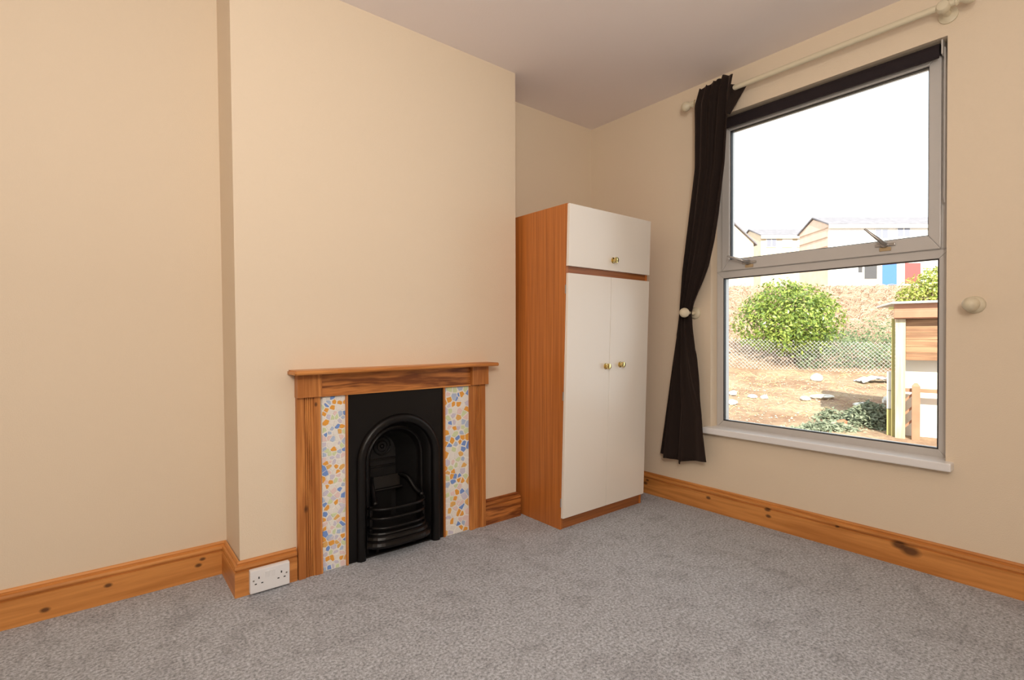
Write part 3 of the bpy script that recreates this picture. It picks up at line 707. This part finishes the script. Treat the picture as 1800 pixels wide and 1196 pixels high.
# bramble bank and ivy behind the wire fence
def stems(name, label, cat, n, r0, r1, f0, f1, hmax, m, thick):
    vs, fs = [], []
    for _ in range(n):
        F = f0 + (f1 - f0) * rnd.random() ** 1.15; RR = F * rnd.uniform(r0, r1); z = ground_z(F, RR) - .02
        p = P(RR, F, z); a = rnd.uniform(0, 6.283); ln = rnd.uniform(.35, 1) * hmax * (.7 + F / 30); d = Vector((math.cos(a), math.sin(a), 0))
        pr = None; th = thick * F / 12
        for k in range(5):
            s = k / 4; q = p + d * (ln * .9 * s) + Vector((0, 0, ln * (1.25 * s - .95 * s * s))); w = RT0 * th * (1 - .6 * s)
            i = len(vs); vs += [q - w, q + w, q + Vector((0, 0, th * 1.2)) + FW0 * th]
            if k: fs += [(i - 3, i - 2, i + 1, i), (i - 2, i - 1, i + 2, i + 1), (i - 1, i - 3, i, i + 2)]
    me = bpy.data.meshes.new(name); me.from_pydata([tuple(v) for v in vs], [], fs); me.update()
    return tag(link(name, me, m), label, cat, kind='stuff')
stems('bramble_thicket', 'tangle of dry brown bramble stems covering the bank behind the wire fence', 'brambles', 3600, .36, .86, 10.7, 22, .55, m_twig, .006)
pts = []
for _ in range(5200):
    F = 10.6 + 1.9 * rnd.random() ** 1.5; RR = F * rnd.uniform(.56, .80); z = ground_z(F, RR)
    pts.append((P(RR, F, z + rnd.random() ** 1.3 * (.58 + .12 * math.sin(RR * 3))), (-.6, -.3, .6)))
tag(leafy('ivy_growth', m_ivy, None, pts, .075), 'dull green ivy growing low behind the wire fence, right of the laurel', 'ivy')

# chain-link fence
m_wire = simple('galvanised_wire', (.62, .62, .60), .45, metal=.6)
A0, A1 = (3.95, 10.9), (9.3, 9.75)
def fpt(s, h):
    RR = A0[0] + (A1[0] - A0[0]) * s; F = A0[1] + (A1[1] - A0[1]) * s
    return P(RR, F, lerp([(2, -.24), (5.5, -.107), (6.5, -.075), (10, .215), (10.6, .28), (13, .94)], F)[0] + .0 + h)
t = thing('wire_fence', 'grey chain link wire fence sagging across the garden below the laurel bush', 'fence', fpt(.5, 0))
LEN, HT, CELL = 5.47, .62, .075
vs, fs = [], []
def strand(pts, w):
    for i, p in enumerate(pts):
        k = len(vs); vs.extend([p + Vector((0, 0, w)), p - RT0 * w - Vector((0, 0, w * .6)), p + RT0 * w - Vector((0, 0, w * .6))])
        if i: fs.extend([(k - 3, k - 2, k + 1, k), (k - 2, k - 1, k + 2, k + 1), (k - 1, k - 3, k, k + 2)])
nx = int(LEN / CELL)
for i in range(-int(HT / CELL) - 1, nx + 1):
    for sg in (1, -1):
        pts = []
        for k in range(9):
            h = HT * k / 8; s = (i * CELL + (h if sg == 1 else HT - h)) / LEN
            if 0 <= s <= 1: pts.append(fpt(s, h) + FW0 * (.03 * math.sin(s * 23 + h * 2)) - t.location)
        if len(pts) > 1: strand(pts, .0022)
me = bpy.data.meshes.new('wire_mesh'); me.from_pydata([tuple(v) for v in vs], [], fs); me.update()
o = link('wire_mesh', me, m_wire, t); o['kind'] = 'stuff'
for s in (.01, .97):
    bm = bmesh.new(); p = fpt(s, 0) - t.location; tube(bm, [p - Vector((0, 0, .15)), p + Vector((0, 0, .72))], .018, 8); obj('post', bm, m_bark, t)

# stones, slab, brick and a stray sheet on the soil
m_stone = simple('pale_limestone', (.62, .60, .55), .85, bump=.6, bscale=18, var=.15, vscale=6)
m_redb = simple('weathered_red_brick', (.42, .14, .075), .85, bump=.6, bscale=30, var=.2)
m_sheet = simple('white_plastic_sheet', (.62, .68, .74), .4)
def stone(name, label, cat, RR, F, sx, sy, sz, m, group=None, rz=0, sink=.3):
    bm = bmesh.new(); bmesh.ops.create_icosphere(bm, subdivisions=2, radius=1)
    sd_ = rnd.uniform(0, 50)
    for v in bm.verts:
        q = 1 + .35 * noise.noise(tuple(v.co * 1.1 + Vector((sd_, 0, 0)))); v.co = Vector((v.co.x * sx * q, v.co.y * sy * q, v.co.z * sz * q))
    o = obj(name, bm, m); o.location = P(RR, F, ground_z(F, RR) + sz * (1 - sink)); o.rotation_euler = (0, 0, rz - R(39))
    return tag(o, label, cat, group)
stone('garden_stone', 'small white stone on the soil at the left edge of the lower window pane', 'stone', 3.46, 8.0, .06, .06, .045, m_stone)
stone('garden_stone', 'white stone low against the left edge of the lower window pane', 'stone', 3.2, 7.4, .065, .06, .045, m_stone)
stone('garden_stone', 'pale flat stone below the laurel bush, left one of a close pair', 'stone', 3.70, 7.85, .085, .06, .03, m_stone, rz=.3)
stone('garden_stone', 'pale stone below the laurel bush, right one of a close pair', 'stone', 3.86, 7.80, .06, .05, .035, m_stone)
stone('garden_stone', 'round white stone by the foot of the fence right of the bush', 'stone', 5.62, 9.4, .11, .09, .08, m_stone)
stone('garden_stone', 'long white slab of stone lying on the open soil', 'stone', 4.72, 7.75, .17, .08, .04, m_stone, rz=-.2)
stone('garden_stone', 'pale rounded stone just left of the long white slab', 'stone', 4.40, 7.65, .075, .07, .04, m_stone)
stone('garden_stone', 'grey white stone in shade beside the shed post', 'stone', 5.45, 7.35, .10, .08, .075, m_stone)
stone('garden_stone', 'flat tan stone behind the grey green weeds', 'stone', 4.98, 7.25, .17, .09, .04, m_stone, rz=.3)
stone('loose_brick', 'broken red brick lying among the grey green weeds', 'brick', 3.90, 6.08, .10, .055, .05, m_redb, rz=.2)
bm = bmesh.new(); n = 14; gr = []
for j in range(n + 1):
    gr.append([bm.verts.new((.62 * (i / n - .5), .30 * (j / n - .5), .03 + .05 * noise.noise((i * .35, j * .35, 2)) + .06 * math.cos(math.pi * (i / n - .5)))) for i in range(n + 1)])
for j in range(n):
    for i in range(n): bm.faces.new((gr[j][i], gr[j][i + 1], gr[j + 1][i + 1], gr[j + 1][i]))
o = obj('plastic_sheet', bm, m_sheet, smooth=True); o.location = P(6.53, 9.15, ground_z(9.15, 6.53)); o.rotation_euler = (0, 0, R(-39)); md = o.modifiers.new('thick', 'SOLIDIFY'); md.thickness = .012
tag(o, 'crumpled white plastic sheet on the soil at the fence foot', 'plastic sheet')
m_rub = simple('fine_rubble', (.46, .36, .26), .9, var=.3, vscale=2)
# pebbles and dry litter
bm = bmesh.new()
for _ in range(1500):
    F = rnd.uniform(5.8, 10.2); RR = F * rnd.uniform(.38, .78); s = rnd.choice((.004, .006, .009, .014)) * rnd.uniform(.8, 1.4); z = ground_z(F, RR); q = P(RR, F, z + s * .3)
    v = [bm.verts.new(q + Vector((s * math.cos(a) * rnd.uniform(.7, 1.3), s * math.sin(a) * rnd.uniform(.7, 1.3), 0))) for a in (0, 1.57, 3.14, 4.71)]; tp = bm.verts.new(q + Vector((0, 0, s * .8)))
    for i in range(4): bm.faces.new((v[i], v[(i + 1) % 4], tp))
tag(obj('soil_rubble', bm, m_rub), 'fine pale rubble scattered over the bare soil', 'rubble', kind='stuff')
m_dry = simple('dry_grass_stalk', (.46, .36, .18), .9, var=.3, vscale=3)
stems('dry_grass', 'dry straw coloured grass stalks scattered over the soil', 'grass', 420, .38, .76, 6.6, 10.4, .22, m_dry, .004)
# low weeds under the window
m_weed = leaf_mat('grey_green_weed', (.15, .19, .12), (.36, .39, .27), .6)
def weed(label, RR, F, n, w, d, h):
    pts = [];
    for _ in range(n):
        a, b = rnd.gauss(0, .42), rnd.gauss(0, .42); q = max(0, 1 - (a * a + b * b)); f_, r_ = F + b * d, RR + a * w
        pts.append((P(r_, f_, ground_z(f_, r_) + rnd.random() * h * q), (-.3, -.2, .8)))
    o = leafy('low_weed', m_weed, None, pts, .055); c = sum((v.co for v in o.data.vertices), Vector()) / len(o.data.vertices)
    o.data.transform(Matrix.Translation(-c)); o.location = c
    tag(o, label, 'weeds')
weed('large mound of grey green weeds beside the shed post', 4.36, 6.2, 2600, .36, .34, .27)
weed('low sparse weeds left of the large weed mound, in front of the red brick', 3.60, 5.85, 900, .40, .18, .10)
weed('thin grey weeds just behind the red brick', 4.05, 6.5, 420, .24, .18, .13)

# ------------------------------------------------------------------ open timber shed on the right
m_board = wood('weathered_orange_board', (.20, .10, .05), (.36, .20, .105), 'X', grain=10, rough=.7, seed=9)
m_post = wood('pale_timber_post', (.36, .29, .19), (.52, .44, .31), 'Z', grain=10, rough=.7, seed=2)
m_fascia = simple('red_brown_fascia', (.36, .17, .10), .5, var=.12)
m_render = simple('white_rendered_panel', (.74, .70, .62), .8, bump=.3)
m_felt = simple('pale_roof_felt', (.66, .63, .58), .9, bump=.3)
m_moss = wood('mossy_thin_post', (.32, .28, .10), (.46, .40, .16), 'Z', grain=12, rough=.8)
SF = 5.5; o0 = P(4.13, SF, 0); SR = R(-39.0 - 36.9)
t = thing('garden_shed', 'timber garden shed with brown plank front, pale post and white topped roof', 'shed', (o0.x, o0.y, -.047), SR)
# local x = to the right, y = away, z up
zg = -.16
obj('post', B((.0, .0, zg), (.088, .09, 1.215), .004), m_post, t)
obj('post', B((1.0, .0, zg), (1.09, .09, 1.215), .004), m_post, t)
o = obj('thin_post', B((-.033, .06, zg), (-.003, .09, 1.225), .003), m_moss, t); o['label'] = 'yellow green mossy thin post'
obj('fascia_board', B((-.012, -.06, 1.227), (1.15, -.036, 1.30), .004), m_fascia, t)
obj('fascia_board', B((-.012, -.035, 1.215), (1.15, -.012, 1.375), .004), m_fascia, t)
bm = bmesh.new(); hexa(bm, [(-.03, -.10, 1.378), (1.2, -.10, 1.378), (1.2, 1.35, 1.40), (-.20, 1.35, 1.40), (-.03, -.10, 1.400), (1.2, -.10, 1.400), (1.2, 1.35, 1.425), (-.20, 1.35, 1.425)], .004); obj('roof', bm, m_felt, t)
for k in range(6):
    z0 = .775 + k * .073
    obj('wall_board', B((.090, .045 + .003 * (k % 2), z0), (.999, .060, z0 + .071), .003), m_board, t)
obj('wall_panel', B((.05, .20, zg), (1.09, .24, 1.20)), m_render, t)
obj('back_panel', B((.05, 1.20, zg), (1.09, 1.24, 1.37)), m_board, t)
obj('side_panel', B((.006, .25, zg), (.045, 1.25, 1.37)), m_board, t)  # unseen left wall, added to enlarge the shed's shadow on the soil
obj('side_panel', B((1.05, .25, zg), (1.09, 1.19, 1.37)), m_board, t)
bm = bmesh.new(); box(bm, (-.060, -.03, 1.315), (-.013, -.005, 1.35), .004); obj('gutter_end', bm, m_moss, t)
obj('handrail', B((.089, .03, .435), (.999, .07, .475), .004), m_fascia, t)
bm = bmesh.new(); hexa(bm, [(.143, -.01, zg), (.213, -.01, zg), (.213, .07, zg), (.143, .07, zg), (.143, -.01, .50), (.213, -.01, .50), (.213, .07, .50), (.143, .07, .50)])
hexa(bm, [(.143, -.01, .50), (.213, -.01, .50), (.213, .07, .50), (.143, .07, .50), (.165, .02, .535), (.190, .02, .535), (.190, .04, .535), (.165, .04, .535)]); obj('newel_post', bm, m_fascia, t)
for z in (.33, .19, .05):
    bm = bmesh.new(); hexa(bm, [(.089, .035, z), (.142, .035, z + .06), (.142, .055, z + .06), (.089, .055, z), (.089, .035, z + .03), (.142, .035, z + .09), (.142, .055, z + .09), (.089, .055, z + .03)]); obj('brace', bm, m_fascia, t)
for x in (.50, .66, .82):
    obj('baluster', B((x, .035, -.10), (x + .03, .065, .434), .003), m_fascia, t)
# pale block beside the post
t2 = thing('stacked_planter', 'pale mossy concrete block pair standing left of the shed post', 'planter', P(4.13, 5.52, -.047), SR)
for z0, z1 in ((.23, .43), (.435, .64)):
    obj('block', B((-.062, .10, z0), (.012, .19, z1), .006), m_stone, t2)
obj('block', B((-.062, .10, -.16), (.012, .19, .225), .006), m_moss, t2)

# ------------------------------------------------------------------ houses up the hill
m_brick = simple('pale_brick', (.66, .56, .42), .9, var=.10, vscale=1.5)
m_pbrick = simple('peach_brick', (.74, .58, .46), .9, var=.10, vscale=1.5)
m_hwhite = simple('white_cladding', (.74, .72, .68), .7)
m_slate = simple('grey_slate', (.18, .172, .19), .8, var=.15, vscale=2)
m_hglass = simple('dark_house_glass', (.07, .07, .075), .6)
m_hpale = simple('pale_house_glass', (.20, .21, .26), .5)  # panes in a plain pale bluish tone
m_blue = simple('blue_garage_paint', (.06, .165, .55), .5)
m_red = simple('red_door_paint', (.38, .075, .07), .5)
m_groove = simple('brick_course_shade', (.45, .34, .26), .9)
def house(label, RR, F, w, d, zb, ze, zr, wall, front=None, ridge_along='x', rot=0):
    t = thing('terrace_house', label, 'house', P(RR, F, zb), R(-38.97) + rot)
    e, r = ze - zb, zr - zb
    bm = bmesh.new()
    if ridge_along == 'x':
        pr_ = [(0, -1.5), (0, e), (d / 2, r - .12), (d, e), (d, -1.5)]
        a = [bm.verts.new((0, y, z)) for y, z in pr_]; b_ = [bm.verts.new((w, y, z)) for y, z in pr_]
        for i in range(5): bm.faces.new((a[i], a[(i + 1) % 5], b_[(i + 1) % 5], b_[i]))
    else:
        pr_ = [(0, -1.5), (0, e), (w / 2, r - .12), (w, e), (w, -1.5)]
        a = [bm.verts.new((x, 0, z)) for x, z in pr_]; b_ = [bm.verts.new((x, d, z)) for x, z in pr_]
        for i in range(5): bm.faces.new((a[i], a[(i + 1) % 5], b_[(i + 1) % 5], b_[i]))
    bm.faces.new(a); bm.faces.new(b_); obj('wall', bm, wall, t)
    if front: obj('front_cladding', B((.02, -.06, .0), (w, -.002, e - .05)), front, t)
    bm = bmesh.new(); ov = .25
    if ridge_along == 'x':
        for y0, y1 in ((-ov, d / 2), (d + ov, d / 2)):
            z0 = e - (r - e) * ov / (d / 2); hexa(bm, [(-.12, y0, z0), (w + .12, y0, z0), (w + .12, y1, r), (-.12, y1, r), (-.12, y0, z0 + .14), (w + .12, y0, z0 + .14), (w + .12, y1, r + .14), (-.12, y1, r + .14)])
        obj('roof', bm, m_slate, t)
        obj('fascia', B((-.1, -ov - .06, e - .42), (w + .1, -ov - .005, e - .06)), m_hwhite, t)
    else:
        for x0, x1 in ((-ov, w / 2), (w + ov, w / 2)):
            z0 = e - (r - e) * ov / (w / 2); hexa(bm, [(x0, -.2, z0), (x1, -.2, r), (x1, d, r), (x0, d, z0), (x0, -.2, z0 + .14), (x1, -.2, r + .14), (x1, d, r + .14), (x0, d, z0 + .14)])
        obj('roof', bm, m_slate, t)
    return t
def hwin(t, x, z, w, h, m=m_hwhite, pane=True, y=-.1):
    f = obj('window', B((x, y, z), (x + w, y + .16, z + h), .02), m, t)
    if pane:
        for k in range(2): obj('pane', B((x + .08 + k * w / 2, y - .02, z + .1), (x + w / 2 - .05 + k * w / 2, y - .003, z + h - .1)), m_hpale, f)
px = 1 / 897.245
ht = house('white fronted house with blue and red doors and a peach brick gable', 30.94, 50, 17.5, 5.0, 5.82, 11.82, 12.95, m_pbrick, m_hwhite)
hwin(ht, 4.5, 4.55, 1.3, 1.0); hwin(ht, 6.65, 4.7, 1.3, 1.1); hwin(ht, 10.6, 4.6, 1.3, 1.1)
f = obj('window', B((3.35, -.14, .55), (4.75, .02, 2.3), .02), m_hwhite, ht); obj('pane', B((3.45, -.17, .65), (4.68, -.142, 2.22)), m_hglass, f)
f = obj('window', B((2.8, -.14, 1.2), (3.3, .02, 2.3), .02), m_hwhite, ht); obj('pane', B((2.86, -.17, 1.28), (3.24, -.142, 2.22)), m_hglass, f)
o = obj('garage_door', B((5.25, -.12, .05), (6.65, -.061, 2.15), .02), m_blue, ht); o['label'] = 'bright blue door'
o = obj('front_door', B((7.45, -.12, .2), (8.98, -.061, 2.2), .02), m_red, ht); o['label'] = 'red door'
for z in (2.9, 3.85, 4.75, 5.65): obj('gable_band', B((-.05, .05, z), (-.003, 4.95, z + .09)), m_groove, ht)
hm = house('long pale brick terrace between the two gables', 30.2, 62, 17, 6, 7.67, 13.1, 14.35, m_brick)
for x in (1.6, 3.55, 5.4):
    for z in (1.6, 4.0): hwin(hm, x - 1.0, z, 1.25, 1.05, pane=(x < 2))
hl = house('cream gabled house at the left edge of the upper window pane', 14.6, 44, 6.2, 8, 5.6, 8.95, 11.9, m_brick, None, 'y')
# bare trees above the roofs
m_far = simple('pale_winter_bark', (.34, .36, .38), .9)
def bare(label, RR, F, z0, h, seed):
    rr = random.Random(seed); bm = bmesh.new()
    def grow(p, d, ln, r, lev):
        q = p + d * ln; tube(bm, [p, p.lerp(q, .5) + Vector((rr.uniform(-.05, .05), rr.uniform(-.05, .05), 0)) * ln, q], [r, r * .8, r * .6], 5)
        if lev:
            for _ in range(3 if lev > 1 else 4):
                grow(p.lerp(q, rr.uniform(.55, 1)), (d + Vector((rr.gauss(0, .45), rr.gauss(0, .45), rr.gauss(.1, .25)))).normalized(), ln * rr.uniform(.55, .75), r * .55, lev - 1)
    t = thing('bare_tree', label, 'tree', P(RR, F, z0))
    grow(Vector((0, 0, 0)), Vector((0, 0, 1)), h * .42, .16, 1)
    obj('trunk', bm, m_far, t)
    bm2 = bmesh.new(); bm = bm2
    for _ in range(12): grow(Vector((0, 0, h * rr.uniform(.3, .45))), Vector((rr.gauss(0, .5), rr.gauss(0, .5), .9)).normalized(), h * .28, .06, 2)
    obj('branches', bm2, m_far, t)
bare('faint bare tree above the terrace roof, left of its twin', 42.0, 78, 7.9, 9.5, 3)
bare('faint bare tree close beside the peach brick gable', 44.4, 78, 7.9, 9.6, 8)
